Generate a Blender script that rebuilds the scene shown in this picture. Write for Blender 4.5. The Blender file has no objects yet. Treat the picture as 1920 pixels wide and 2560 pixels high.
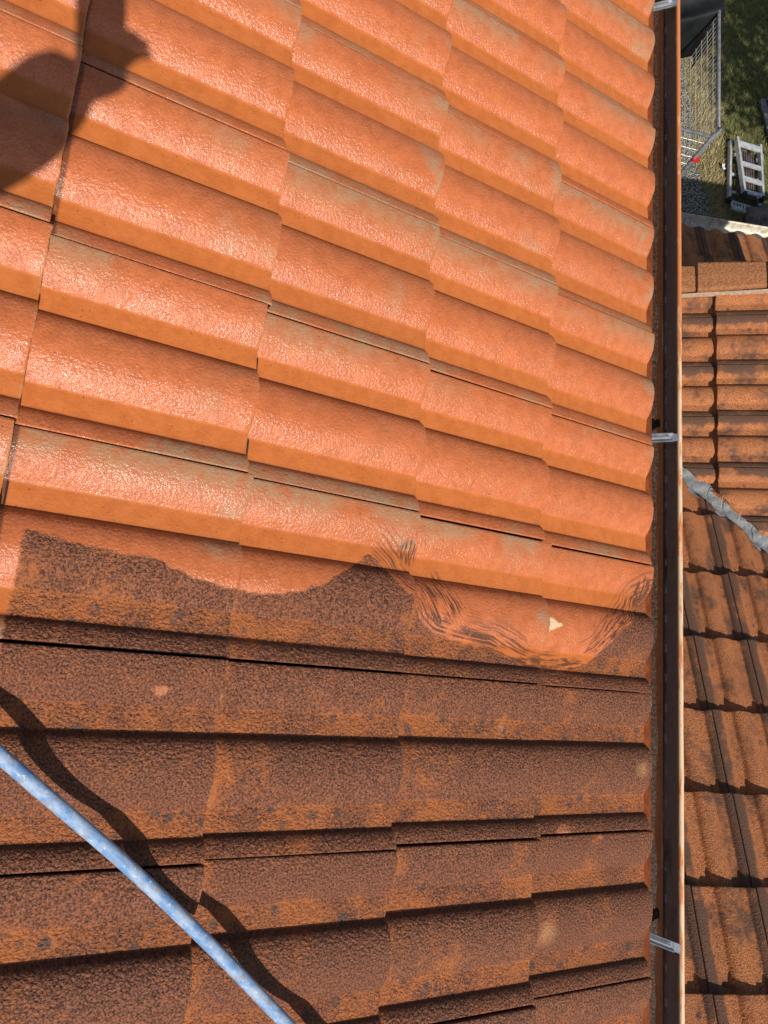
import bpy, bmesh, math, random
import numpy as np
from mathutils import Vector, Matrix

random.seed(7)
rng = np.random.default_rng(7)
C = bpy.context.scene
COL = C.collection

# ------------------------------------------------------------------ camera
cd = bpy.data.cameras.new('camera')
cam = bpy.data.objects.new('camera', cd)
COL.objects.link(cam)
cd.sensor_fit = 'HORIZONTAL'
cd.sensor_width = 36.0
cd.lens = 36.688
cd.clip_start = 0.02
cd.clip_end = 500
CAM = Vector((-0.90247, -0.90910, 8.99778))
RX = Vector((0.98558, 0.07419, 0.15208))
RY = Vector((-0.10330, 0.97565, 0.19349))
RZ = Vector((-0.13402, -0.20641, 0.96924))
cam.matrix_world = Matrix(((RX.x, RY.x, RZ.x, CAM.x), (RX.y, RY.y, RZ.y, CAM.y), (RX.z, RY.z, RZ.z, CAM.z), (0, 0, 0, 1)))
C.camera = cam

# ------------------------------------------------------------------ light
SUN = Vector((0.32, -0.88, 1.0)).normalized()
sl = bpy.data.lights.new('sun', 'SUN')
sl.energy = 4.7
sl.angle = math.radians(0.53)
sl.color = (1.0, 0.95, 0.88)
so = bpy.data.objects.new('sun', sl)
COL.objects.link(so)
so.rotation_euler = SUN.to_track_quat('Z', 'Y').to_euler()
W = bpy.data.worlds.new('World')
C.world = W
W.use_nodes = True
wn = W.node_tree.nodes
wl = W.node_tree.links
bg = wn['Background']
sky = wn.new('ShaderNodeTexSky')
sky.sky_type = 'NISHITA'
sky.sun_disc = False
sky.sun_elevation = math.asin(SUN.z)
sky.sun_rotation = math.atan2(SUN.x, SUN.y)
wl.new(sky.outputs[0], bg.inputs[0])
bg.inputs[1].default_value = 0.08
C.view_settings.view_transform = 'Standard'
C.view_settings.look = 'None'
C.view_settings.exposure = 0.0
C.view_settings.gamma = 1.0


# ------------------------------------------------------------------ material helper
class NT:
    def __init__(s, name):
        s.m = bpy.data.materials.new(name)
        s.m.use_nodes = True
        s.t = s.m.node_tree
        s.b = s.t.nodes['Principled BSDF']

    def n(s, ty, **kw):
        nd = s.t.nodes.new(ty)
        for k, v in kw.items():
            setattr(nd, k, v)
        return nd

    def put(s, sock, v):
        if v is None:
            return
        if isinstance(v, bpy.types.NodeSocket):
            s.t.links.new(v, sock)
        elif isinstance(v, (tuple, list)) and len(v) == 3 and sock.type == 'RGBA':
            sock.default_value = (*v, 1)
        else:
            sock.default_value = v

    def uv(s, name):
        return s.n('ShaderNodeUVMap', uv_map=name).outputs[0]

    def obj(s):
        return s.n('ShaderNodeTexCoord').outputs['Object']

    def pos(s):
        return s.n('ShaderNodeNewGeometry').outputs['Position']

    def rand(s):
        return s.n('ShaderNodeObjectInfo').outputs['Random']

    def sep(s, v):
        nd = s.n('ShaderNodeSeparateXYZ')
        s.put(nd.inputs[0], v)
        return nd.outputs

    def comb(s, x, y, z=0.0):
        nd = s.n('ShaderNodeCombineXYZ')
        for i, v in enumerate((x, y, z)):
            s.put(nd.inputs[i], v)
        return nd.outputs[0]

    def noise(s, vec, scale, detail=3.0, rough=0.55, dist=0.0):
        nd = s.n('ShaderNodeTexNoise')
        s.put(nd.inputs['Vector'], vec)
        nd.inputs['Scale'].default_value = scale
        nd.inputs['Detail'].default_value = detail
        nd.inputs['Roughness'].default_value = rough
        nd.inputs['Distortion'].default_value = dist
        return nd.outputs[0]

    def vor(s, vec, scale, feature='F1', rnd=1.0):
        nd = s.n('ShaderNodeTexVoronoi', feature=feature)
        s.put(nd.inputs['Vector'], vec)
        nd.inputs['Scale'].default_value = scale
        nd.inputs['Randomness'].default_value = rnd
        return nd.outputs

    def math(s, op, a, b=None, c=None, clamp=False):
        nd = s.n('ShaderNodeMath', operation=op, use_clamp=clamp)
        s.put(nd.inputs[0], a)
        s.put(nd.inputs[1], b)
        s.put(nd.inputs[2], c)
        return nd.outputs[0]

    def step(s, v, a, b, lo=0.0, hi=1.0):
        nd = s.n('ShaderNodeMapRange', interpolation_type='SMOOTHSTEP')
        s.put(nd.inputs[0], v)
        nd.inputs[1].default_value = a
        nd.inputs[2].default_value = b
        nd.inputs[3].default_value = lo
        nd.inputs[4].default_value = hi
        return nd.outputs[0]

    def mix(s, f, a, b):
        nd = s.n('ShaderNodeMix', data_type='RGBA')
        s.put(nd.inputs[0], f)
        s.put(nd.inputs[6], a)
        s.put(nd.inputs[7], b)
        return nd.outputs[2]

    def mixf(s, f, a, b):
        nd = s.n('ShaderNodeMix', data_type='FLOAT')
        s.put(nd.inputs[0], f)
        s.put(nd.inputs[2], a)
        s.put(nd.inputs[3], b)
        return nd.outputs[0]

    def attr(s, name):
        return s.n('ShaderNodeAttribute', attribute_name=name).outputs['Fac']

    def bump(s, h, strength, dist):
        nd = s.n('ShaderNodeBump')
        s.put(nd.inputs['Height'], h)
        s.put(nd.inputs['Strength'], strength)
        nd.inputs['Distance'].default_value = dist
        s.t.links.new(nd.outputs[0], s.b.inputs['Normal'])
        return nd

    def out(s, color=None, rough=None, metal=None, spec=None):
        s.put(s.b.inputs['Base Color'], color)
        s.put(s.b.inputs['Roughness'], rough)
        s.put(s.b.inputs['Metallic'], metal)
        s.put(s.b.inputs['Specular IOR Level'], spec)
        return s.m


def pan_mask(T, tuv):
    x, y, _ = T.sep(tuv)
    q = T.math('MODULO', T.math('ADD', y, 0.036), 0.15)
    return x, y, T.step(T.math('ADD', q, 0.0), 0.1092, 0.1112)


def mat_main_tile():
    T = NT('concrete_tile_washed_and_dirty')
    r = T.sep(T.uv('roof'))
    rnd = T.rand()
    off = T.math('MULTIPLY', rnd, 9.0)
    P = T.comb(r[0], r[1], off)
    R0 = T.comb(r[0], r[1], 0.0)
    x, y, pan = pan_mask(T, T.uv('tile'))
    fine = T.noise(P, 290, 4, 0.72)
    grain = T.noise(P, 150, 2, 0.6)
    med = T.noise(P, 42, 3, 0.6)
    big = T.noise(P, 9, 3, 0.6)
    wet = T.noise(R0, 5, 3, 0.6)
    # ---- weathered coat
    c = T.mix(T.step(fine, 0.36, 0.64), (0.046, 0.0175, 0.010), (0.310, 0.112, 0.056))
    below = T.math('ADD', x, 0.357)                       # metres down from the butt of the tile above
    fresh = T.step(below, 0.032, 0.002)
    of = T.math('ADD', T.math('MULTIPLY', T.math('SUBTRACT', big, 0.5), 1.3), T.math('MULTIPLY', T.math('SUBTRACT', T.noise(P, 24, 3, 0.6), 0.5), 0.9))
    of = T.math('ADD', of, T.math('MULTIPLY', pan, 0.30))
    of = T.math('ADD', of, T.step(below, 0.20, 0.0, 0.0, 0.14))
    of = T.math('ADD', of, T.math('MULTIPLY', T.math('MULTIPLY', fresh, T.step(big, 0.25, 0.6)), 0.40))
    sp_ = T.noise(P, 210, 4, 0.75)
    of = T.math('ADD', of, T.math('MULTIPLY', T.math('SUBTRACT', sp_, 0.5), 1.8))
    org = T.step(of, 0.08, 0.56)
    oc = T.mix(grain, (0.27, 0.074, 0.020), (0.58, 0.185, 0.050))
    c = T.mix(T.math('MULTIPLY', org, 0.85), c, oc)
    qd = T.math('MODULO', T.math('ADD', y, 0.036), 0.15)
    shade_soot = T.math('MULTIPLY', T.step(T.math('ADD', qd, T.math('MULTIPLY', T.math('SUBTRACT', med, 0.5), 0.03)), 0.022, 0.002), 0.55)  # shade on the north foot of the rolls painted in, along with soot
    c = T.mix(shade_soot, c, T.mix(fine, (0.014, 0.008, 0.006), (0.085, 0.036, 0.022)))
    # dark lichen spots, mostly in the pans
    v = T.vor(T.comb(r[0], r[1], T.math('ADD', off, T.math('MULTIPLY', grain, 0.004))), 40)
    vr = T.sep(v[1])
    spot = T.step(T.math('SUBTRACT', v[0], T.math('MULTIPLY', T.math('MULTIPLY', vr[0], vr[0]), 0.42)), 0.10, -0.10)
    spot = T.math('MULTIPLY', T.math('MULTIPLY', spot, T.step(fine, 0.3, 0.6, 0.35, 0.95)), T.mixf(pan, T.step(big, 0.62, 0.7, 0.0, 0.6), T.step(med, 0.33, 0.5, 0.4, 0.95)))
    c = T.mix(spot, c, T.mix(fine, (0.045, 0.03, 0.024), (0.11, 0.085, 0.075)))
    # yellow green lichen flecks
    lich = T.math('MULTIPLY', T.step(T.noise(P, 22, 4, 0.75), 0.70, 0.78), T.step(fine, 0.4, 0.55))
    c = T.mix(T.math('MULTIPLY', lich, 0.7), c, (0.26, 0.19, 0.045))
    # worn pale patches
    for (pu, pv, ru, rv) in ((-0.307, -1.382, 0.03, 0.03), (-0.0335, -1.0664, 0.026, 0.022)):
        d = T.math('SQRT', T.math('ADD', T.math('POWER', T.math('DIVIDE', T.math('ADD', r[0], -pu), ru), 2), T.math('POWER', T.math('DIVIDE', T.math('ADD', r[1], -pv), rv), 2)))
        d = T.math('ADD', d, T.math('MULTIPLY', T.math('ADD', T.math('MULTIPLY', T.math('SUBTRACT', fine, 0.5), 2.0), T.math('MULTIPLY', T.math('SUBTRACT', med, 0.5), 2.4))))
        c = T.mix(T.step(d, 1.15, 0.15, 0.0, 0.62), c, T.mix(fine, (0.36, 0.15, 0.055), (0.66, 0.36, 0.16)))
    for (pu, pv, ru, rv) in ((-0.267, -1.190, 0.02, 0.012), (-0.1655, -1.205, 0.007, 0.007), (-1.169, -0.952, 0.014, 0.01), (-0.455, -0.99, 0.008, 0.012), (-0.35, -1.0, 0.008, 0.008)):
        d = T.math('SQRT', T.math('ADD', T.math('POWER', T.math('DIVIDE', T.math('ADD', r[0], -pu), ru), 2), T.math('POWER', T.math('DIVIDE', T.math('ADD', r[1], -pv), rv), 2)))
        d = T.math('ADD', d, T.math('MULTIPLY', T.math('SUBTRACT', grain, 0.5), 1.8))
        c = T.mix(T.step(d, 1.1, 0.5, 0.0, 0.8), c, (0.50, 0.19, 0.085))
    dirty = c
    # ---- washed coat
    k = T.mix(T.step(med, 0.3, 0.7), (0.47, 0.126, 0.040), (0.57, 0.160, 0.056))
    k = T.mix(pan, k, T.mix(T.step(med, 0.3, 0.7), (0.49, 0.134, 0.030), (0.57, 0.166, 0.042)))
    k = T.mix(T.math('MULTIPLY', T.step(fine, 0.55, 0.68), T.mixf(pan, 0.55, 0.25)), k, (0.30, 0.082, 0.026))
    k = T.mix(T.math('MULTIPLY', T.step(fine, 0.44, 0.33), T.mixf(pan, 0.45, 0.12)), k, (0.70, 0.27, 0.11))
    k = T.mix(T.math('MULTIPLY', rnd, 0.22), k, (0.36, 0.105, 0.034))
    # grey cement bloom along the side joint and at the butt end of the rolls
    nearj = T.math('MAXIMUM', T.step(y, 0.070, 0.004), T.step(y, 0.258, 0.272))
    butt = T.math('MULTIPLY', T.step(x, -0.16, -0.01), T.math('SUBTRACT', 1.0, pan))
    gsel = T.step(T.math('ADD', T.noise(P, 5, 2, 0.5), T.math('MULTIPLY', T.math('SUBTRACT', rnd, 0.5), 0.20)), 0.40, 0.58)
    gr = T.math('MULTIPLY', T.math('MAXIMUM', nearj, T.math('MULTIPLY', butt, T.step(T.noise(P, 11, 2, 0.5), 0.45, 0.62))), gsel)
    gr = T.math('MULTIPLY', gr, T.step(T.math('ADD', T.math('MULTIPLY', fine, 0.5), T.math('MULTIPLY', med, 0.6)), 0.34, 0.70))
    k = T.mix(T.math('MULTIPLY', gr, 0.85), k, T.mix(fine, (0.25, 0.165, 0.085), (0.43, 0.315, 0.185)))
    # pin holes
    v2 = T.vor(P, 95)
    pr = T.sep(v2[1])
    pin = T.math('MULTIPLY', T.step(v2[0], 0.17, 0.07), T.step(T.math('ADD', pr[0], T.math('MULTIPLY', pan, 0.16)), 0.86, 0.94))
    k = T.mix(T.math('MULTIPLY', pin, 0.75), k, (0.12, 0.042, 0.016))
    # left over dirt in the foot of the pans and a thin gap shadow painted under each butt
    q = T.math('MODULO', T.math('ADD', y, 0.036), 0.15)
    foot = T.math('MULTIPLY', T.step(q, 0.017, 0.004), T.step(T.noise(P, 60, 4, 0.7), 0.5, 0.72))
    south = T.step(r[1], -0.25, -0.75)
    k = T.mix(T.math('MULTIPLY', T.math('MULTIPLY', foot, south), 0.75), k, (0.10, 0.036, 0.016))
    butt_shadow = T.math('MULTIPLY', T.step(below, 0.0065, 0.001), T.step(T.math('ADD', T.noise(P, 70, 3, 0.7), T.step(r[0], -1.35, -1.42, 0.0, 0.25)), 0.5, 0.62))
    k = T.mix(T.math('MULTIPLY', butt_shadow, 0.8), k, (0.11, 0.04, 0.018))
    # ---- where the wash stops
    wd = T.attr('wash')
    # brush streaks: arcs about the two sweeps of the cleaning head

    def polar(cu, cv):
        return T.math('ARCTAN2', T.math('ADD', r[1], -cv), T.math('ADD', r[0], -cu))
    ang = T.mixf(T.step(r[0], -0.70, -0.69), T.math('MULTIPLY', polar(-1.03, -0.585), 1.0), polar(-0.245, -0.66))
    sr = T.noise(T.comb(T.math('MULTIPLY', wd, 210), T.math('MULTIPLY', ang, 3.2), 0.0), 1.0, 3, 0.7)
    sn = T.noise(R0, 14, 3, 0.6)
    st = T.math('MULTIPLY', T.step(sr, 0.47, 0.57), T.step(T.math('ADD', sn, T.step(r[0], -0.30, -0.04, 0.0, 0.16)), 0.40, 0.56))
    st = T.math('MULTIPLY', st, T.step(wd, 0.085, 0.015))
    st = T.math('MULTIPLY', st, T.step(r[0], -0.86, -0.72))
    edge = T.math('ADD', wd, T.math('MULTIPLY', T.math('SUBTRACT', T.noise(R0, 60, 4, 0.6), 0.5), 0.014))
    edge = T.math('ADD', edge, T.math('MULTIPLY', T.math('SUBTRACT', T.noise(R0, 300, 2, 0.6), 0.5), 0.006))
    edge = T.math('ADD', edge, T.math('MULTIPLY', T.math('MULTIPLY', T.math('SUBTRACT', sr, 0.5), T.step(r[0], -1.0, -0.72, 0.15, 1.0)), 0.035))
    wash = T.step(edge, -0.0035, 0.0035)
    # the diagonal scratch marks left on the third tile
    du = T.math('ADD', T.math('MULTIPLY', T.math('ADD', r[0], 0.64), 0.62), T.math('MULTIPLY', T.math('ADD', r[1], 0.757), -0.78))
    dn = T.math('ADD', T.math('MULTIPLY', T.math('ADD', r[0], 0.64), 0.78), T.math('MULTIPLY', T.math('ADD', r[1], 0.757), 0.62))
    dg = T.noise(T.comb(T.math('MULTIPLY', dn, 230), T.math('MULTIPLY', du, 16), 3.0), 1.0, 2, 0.6)
    dw = T.math('MULTIPLY', T.step(T.math('ABSOLUTE', dn), 0.05, 0.028), T.step(T.math('ABSOLUTE', du), 0.055, 0.03))
    st = T.math('MAXIMUM', st, T.math('MULTIPLY', T.step(dg, 0.50, 0.57), dw))
    for (su, sv, ru, rv, fu, fv) in ((-0.715, -0.675, 0.034, 0.030, 230, 22), (-0.36, -0.862, 0.10, 0.022, 26, 210), (-0.245, -0.855, 0.06, 0.022, 30, 200), (-0.03, -0.66, 0.03, 0.035, 190, 26)):
        a1 = T.math('POWER', T.math('DIVIDE', T.math('ADD', r[0], -su), ru), 2)
        a2 = T.math('POWER', T.math('DIVIDE', T.math('ADD', r[1], -sv), rv), 2)
        mk = T.step(T.math('ADD', a1, a2), 1.0, 0.35)
        ns = T.noise(T.comb(T.math('MULTIPLY', r[0], fu), T.math('MULTIPLY', r[1], fv), su * 7), 1.0, 3, 0.7)
        st = T.math('MAXIMUM', st, T.math('MULTIPLY', T.step(ns, 0.45, 0.54), mk))
    wash2 = T.math('MULTIPLY', wash, T.math('SUBTRACT', 1.0, T.math('MULTIPLY', st, 0.95)))
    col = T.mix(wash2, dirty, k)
    col = T.mix(T.math('MULTIPLY', T.math('MULTIPLY', st, wash), 0.7), col, (0.060, 0.024, 0.014))
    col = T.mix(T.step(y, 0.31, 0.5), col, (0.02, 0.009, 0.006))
    wear = T.math('MULTIPLY', T.math('MULTIPLY', T.step(x, -0.0045, -0.001), T.step(med, 0.42, 0.6)), 0.5)
    col = T.mix(wear, col, (0.55, 0.27, 0.12))
    # fresh broken edges
    chip = T.step(T.math('ADD', T.attr('chip'), T.math('MULTIPLY', T.math('SUBTRACT', grain, 0.5), 0.008)), -0.002, 0.002)
    col = T.mix(chip, col, T.mix(fine, (0.62, 0.40, 0.22), (0.80, 0.60, 0.38)))
    # ---- grain and wet gloss
    vg = T.math('SUBTRACT', 0.8, T.vor(P, 175)[0])
    h = T.math('ADD', T.math('ADD', T.math('MULTIPLY', T.noise(P, 205, 3, 0.6), 0.75), T.math('MULTIPLY', vg, 0.30)), T.math('MULTIPLY', T.noise(P, 460, 2, 0.5), 0.35))
    wv = T.noise(P, 14, 3, 0.6)
    bs = T.mixf(wash, 1.45, T.mixf(pan, T.step(wv, 0.3, 0.7, 0.40, 0.60), 0.24))
    T.bump(h, bs, 0.0042)
    ro = T.mixf(wash2, T.step(fine, 0.35, 0.7, 0.58, 0.32), T.mixf(pan, T.math('ADD', T.step(T.noise(P, 120, 2, 0.5), 0.3, 0.7, 0.0, 0.12), T.step(wv, 0.35, 0.7, 0.15, 0.26)), 0.45))
    sp = T.mixf(wash2, 0.28, T.mixf(pan, 0.40, 0.22))
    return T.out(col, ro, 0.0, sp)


def mat_annex_tile():
    T = NT('concrete_tile_dusty')
    r = T.sep(T.uv('roof'))
    rnd = T.rand()
    off = T.math('MULTIPLY', rnd, 9.0)
    P = T.comb(r[0], r[1], off)
    x, y, pan = pan_mask(T, T.uv('tile'))
    fine = T.noise(P, 240, 3, 0.7)
    med = T.noise(P, 40, 3, 0.65)
    big = T.noise(P, 7, 3, 0.6)
    c = T.mix(T.step(fine, 0.33, 0.66), (0.20, 0.064, 0.025), (0.69, 0.262, 0.098))
    greyf = T.math('ADD', T.math('MULTIPLY', big, 0.85), T.math('MULTIPLY', med, 0.35))
    greyf = T.math('ADD', greyf, T.math('MULTIPLY', T.math('SUBTRACT', fine, 0.5), 0.5))
    side = T.math('MAXIMUM', T.step(y, 0.262, 0.27), T.step(y, 0.06, 0.03))
    greyf = T.math('ADD', greyf, T.math('MULTIPLY', side, 0.20))
    c = T.mix(T.step(greyf, 0.56, 0.80, 0.0, 0.92), c, T.mix(fine, (0.070, 0.038, 0.026), (0.16, 0.092, 0.062)))
    v = T.vor(P, 30)
    vr = T.sep(v[1])
    spot = T.step(T.math('SUBTRACT', v[0], T.math('MULTIPLY', T.math('MULTIPLY', vr[0], vr[0]), 0.42)), 0.05, -0.04)
    spot = T.math('MULTIPLY', spot, T.math('ADD', T.math('MULTIPLY', pan, 0.5), T.step(med, 0.55, 0.65, 0.0, 0.4)))
    c = T.mix(spot, c, (0.075, 0.05, 0.04))
    pale = T.math('MULTIPLY', T.step(T.noise(T.comb(T.math('MULTIPLY', r[0], 1.0), T.math('MULTIPLY', r[1], 3.0), off), 26, 4, 0.7), 0.64, 0.74), 0.4)
    c = T.mix(pale, c, (0.50, 0.28, 0.12))
    T.bump(T.math('ADD', T.math('MULTIPLY', T.noise(P, 150, 2, 0.6), 0.8), T.math('MULTIPLY', fine, 0.4)), 1.0, 0.006)
    return T.out(c, 0.78, 0.0, 0.25)


def mat_noise(name, c1, c2, scale, rough=0.7, metal=0.0, spec=0.3, bump=0.3, bdist=0.003, bscale=None, detail=4, lo=0.35, hi=0.65):
    T = NT(name)
    o = T.pos()
    f = T.noise(o, scale, detail, 0.6)
    c = T.mix(T.step(f, lo, hi), c1, c2)
    if bump:
        T.bump(T.noise(o, bscale or scale * 3, 3, 0.6), bump, bdist)
    return T.out(c, rough, metal, spec)


M_TILE = mat_main_tile()
M_ANX = mat_annex_tile()
M_DECK = mat_noise('dark_underlay', (0.012, 0.010, 0.009), (0.03, 0.022, 0.018), 12, 0.95, bump=0)
M_RENDER = mat_noise('wall_render', (0.62, 0.60, 0.55), (0.72, 0.70, 0.66), 6, 0.9, bump=0.2)


def mat_gutter_in():
    T = NT('rusty_brown_gutter')
    p = T.pos()
    s = T.sep(p)
    st = T.comb(T.math('MULTIPLY', s[0], 60), T.math('MULTIPLY', s[1], 5), T.math('MULTIPLY', s[2], 30))
    a = T.noise(st, 1.0, 4, 0.65)
    b = T.noise(p, 60, 4, 0.7)
    rust = T.step(T.math('ADD', T.math('MULTIPLY', a, 0.8), T.math('MULTIPLY', T.step(s[0], 0.118, 0.104), 0.40)), 0.45, 0.70)
    c = T.mix(rust, T.mix(b, (0.20, 0.120, 0.082), (0.42, 0.27, 0.19)), T.mix(b, (0.050, 0.017, 0.006), (0.15, 0.050, 0.015)))
    # short pale dashes in a line along the trough
    yy = T.math('ABSOLUTE', T.math('SUBTRACT', T.math('FRACT', T.math('DIVIDE', s[1], 0.0745)), 0.5))
    xx = T.math('ABSOLUTE', T.math('ADD', s[0], -0.1125))
    mk = T.math('MULTIPLY', T.step(yy, 0.16, 0.11), T.step(xx, 0.0022, 0.0010))
    mk = T.math('MULTIPLY', mk, T.step(b, 0.36, 0.58, 0.15, 0.75))
    c = T.mix(mk, c, (0.50, 0.44, 0.38))
    T.bump(b, 0.3, 0.001)
    return T.out(c, T.step(a, 0.4, 0.6, 0.16, 0.38), 0.0, 0.9)


def mat_bead():
    T = NT('flaking_orange_bead')
    p = T.pos()
    s = T.sep(p)
    a = T.noise(T.comb(T.math('MULTIPLY', s[0], 70), T.math('MULTIPLY', s[1], 9), T.math('MULTIPLY', s[2], 40)), 1.0, 4, 0.7)
    north = T.step(s[1], -0.2, 0.9, 0.0, 0.22)
    c = T.mix(T.step(T.math('ADD', a, north), 0.47, 0.60), (0.80, 0.56, 0.34), (0.66, 0.22, 0.07))
    c = T.mix(T.step(T.noise(p, 160, 3, 0.7), 0.66, 0.72), c, (0.16, 0.07, 0.03))
    return T.out(c, 0.42, 0.0, 0.5)


M_GUT = mat_gutter_in()
M_BEAD = mat_bead()
M_FLASH = mat_noise('orange_eave_sheet', (0.15, 0.030, 0.006), (0.24, 0.055, 0.010), 30, 0.5, bump=0.15, bdist=0.001)
M_SILT = mat_noise('foamy_silt', (0.022, 0.010, 0.006), (0.080, 0.042, 0.026), 150, 0.6, bump=0.8, bdist=0.004, bscale=120)
M_GALV = mat_noise('galvanised_steel', (0.52, 0.53, 0.54), (0.72, 0.73, 0.74), 40, 0.38, metal=0.75, bump=0.1, bdist=0.0005)
M_LEAD = mat_noise('hammered_lead', (0.25, 0.26, 0.255), (0.35, 0.36, 0.355), 60, 0.55, metal=0.15, spec=0.4, bump=0.3, bdist=0.008, bscale=45)
M_CAP = mat_noise('verge_cap_concrete', (0.27, 0.105, 0.04), (0.44, 0.185, 0.075), 90, 0.75, bump=0.9, bdist=0.005, bscale=75)
M_MORTAR = mat_noise('pale_mortar', (0.36, 0.25, 0.17), (0.55, 0.42, 0.31), 90, 0.9, bump=0.5)
M_CREAM = mat_noise('weathered_cream_gutter', (0.30, 0.25, 0.17), (0.66, 0.60, 0.48), 26, 0.42, metal=0.1, bump=0.1, lo=0.25, hi=0.6)
M_WIRE = mat_noise('bright_wire', (0.55, 0.52, 0.44), (0.72, 0.68, 0.58), 20, 0.45, metal=0.2, bump=0)
M_TUBE = mat_noise('grey_fence_tube', (0.11, 0.115, 0.13), (0.20, 0.205, 0.22), 25, 0.5, metal=0.1, bump=0)
M_RED = mat_noise('red_clamp', (0.55, 0.02, 0.02), (0.65, 0.04, 0.035), 30, 0.45, bump=0)
M_TARP = mat_noise('black_tarpaulin', (0.006, 0.007, 0.0075), (0.013, 0.015, 0.016), 6, 0.6, spec=0.2, bump=0.3, bdist=0.01, bscale=18)
M_ALU = mat_noise('dull_aluminium', (0.55, 0.55, 0.55), (0.78, 0.78, 0.77), 15, 0.42, metal=0.45, bump=0)
M_BLACKP = mat_noise('black_plastic', (0.015, 0.015, 0.016), (0.03, 0.03, 0.032), 30, 0.5, bump=0)
M_SLAT = mat_noise('purple_brown_slat', (0.055, 0.040, 0.040), (0.13, 0.098, 0.092), 14, 0.75, bump=0.2)
M_PLANK = mat_noise('weathered_grey_board', (0.12, 0.118, 0.115), (0.24, 0.235, 0.22), 18, 0.8, bump=0.3)
M_CLOTH = mat_noise('brown_grey_cloth', (0.13, 0.095, 0.085), (0.24, 0.185, 0.17), 9, 0.85, bump=0.3)
M_PAPER = mat_noise('white_paper', (0.72, 0.73, 0.78), (0.82, 0.83, 0.86), 30, 0.7, bump=0)
M_CONC = mat_noise('concrete', (0.30, 0.29, 0.27), (0.42, 0.41, 0.39), 20, 0.9, bump=0.4)


def mat_pole():
    T = NT('scuffed_blue_pole')
    o = T.uv('pole')
    s = T.sep(o)
    lng = T.noise(T.comb(T.math('MULTIPLY', s[0], 28), T.math('MULTIPLY', s[1], 3.0)), 1.0, 4, 0.7)
    fl = T.noise(T.comb(T.math('MULTIPLY', s[0], 130), T.math('MULTIPLY', s[1], 9.0)), 1.0, 3, 0.7)
    c = T.mix(T.step(lng, 0.38, 0.6), (0.13, 0.26, 0.47), (0.34, 0.43, 0.56))
    c = T.mix(T.step(fl, 0.60, 0.68, 0.0, 0.8), c, (0.66, 0.72, 0.78))
    c = T.mix(T.step(T.noise(T.comb(T.math('MULTIPLY', s[0], 60), T.math('MULTIPLY', s[1], 4.0), 5.0), 1.0, 3, 0.6), 0.54, 0.66, 0.0, 0.75), c, (0.30, 0.27, 0.28))
    v = T.vor(T.comb(T.math('MULTIPLY', s[0], 24), T.math('MULTIPLY', s[1], 1.6)), 1.0)
    vr = T.sep(v[1])
    d = T.step(T.math('SUBTRACT', v[0], T.math('MULTIPLY', vr[1], 0.16)), 0.03, -0.02)
    d = T.math('MULTIPLY', d, T.step(vr[0], 0.30, 0.36))
    c = T.mix(d, c, (0.035, 0.06, 0.20))
    T.bump(fl, 0.25, 0.0008)
    return T.out(c, T.step(lng, 0.3, 0.7, 0.50, 0.70), 0.0, 0.3)


def mat_ground():
    T = NT('lawn')
    p = T.pos()
    a = T.noise(p, 2.2, 4, 0.65)
    b = T.noise(p, 26, 4, 0.7)
    d = T.noise(p, 110, 3, 0.7)
    g = T.mix(T.step(b, 0.3, 0.7), (0.13, 0.135, 0.045), (0.25, 0.24, 0.095))
    y = T.mix(T.step(d, 0.3, 0.7), (0.15, 0.11, 0.045), (0.38, 0.30, 0.14))
    sx = T.sep(p)
    near = T.step(T.math('ADD', sx[0], T.math('MULTIPLY', a, 0.5)), 5.25, 4.75)
    f = T.math('ADD', T.math('MULTIPLY', near, 0.55), T.math('MULTIPLY', b, 0.45))
    c = T.mix(T.step(f, 0.28, 0.60), g, y)
    T.bump(d, 0.9, 0.03)
    return T.out(c, 0.95, 0.0, 0.15)


def mat_gravel():
    T = NT('pale_gravel')
    p = T.pos()
    v = T.vor(p, 55)
    vr = T.sep(v[1])
    c = T.mix(vr[0], (0.22, 0.20, 0.16), (0.62, 0.58, 0.49))
    c = T.mix(T.step(v[0], 0.35, 0.62), c, (0.08, 0.07, 0.055))
    T.bump(T.math('SUBTRACT', 1.0, v[0]), 1.0, 0.02)
    return T.out(c, 0.9, 0.0, 0.2)


# ------------------------------------------------------------------ mesh helpers
def link(name, me, mat, parent=None):
    o = bpy.data.objects.new(name, me)
    COL.objects.link(o)
    if mat is not None and not me.materials:
        me.materials.append(mat)
    if parent is not None:
        o.parent = parent
    return o


def empty(name, loc=(0, 0, 0)):
    o = bpy.data.objects.new(name, None)
    COL.objects.link(o)
    o.location = loc
    o.empty_display_size = 0.1
    return o


def tag(o, label=None, cat=None, group=None, kind=None):
    if label:
        o['label'] = label
    if cat:
        o['category'] = cat
    if group:
        o['group'] = group
    if kind:
        o['kind'] = kind
    return o


def pymesh(name, verts, faces, smooth=False):
    me = bpy.data.meshes.new(name)
    me.from_pydata([tuple(v) for v in verts], [], faces)
    if smooth:
        me.polygons.foreach_set('use_smooth', [True] * len(me.polygons))
    me.update()
    return me


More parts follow.
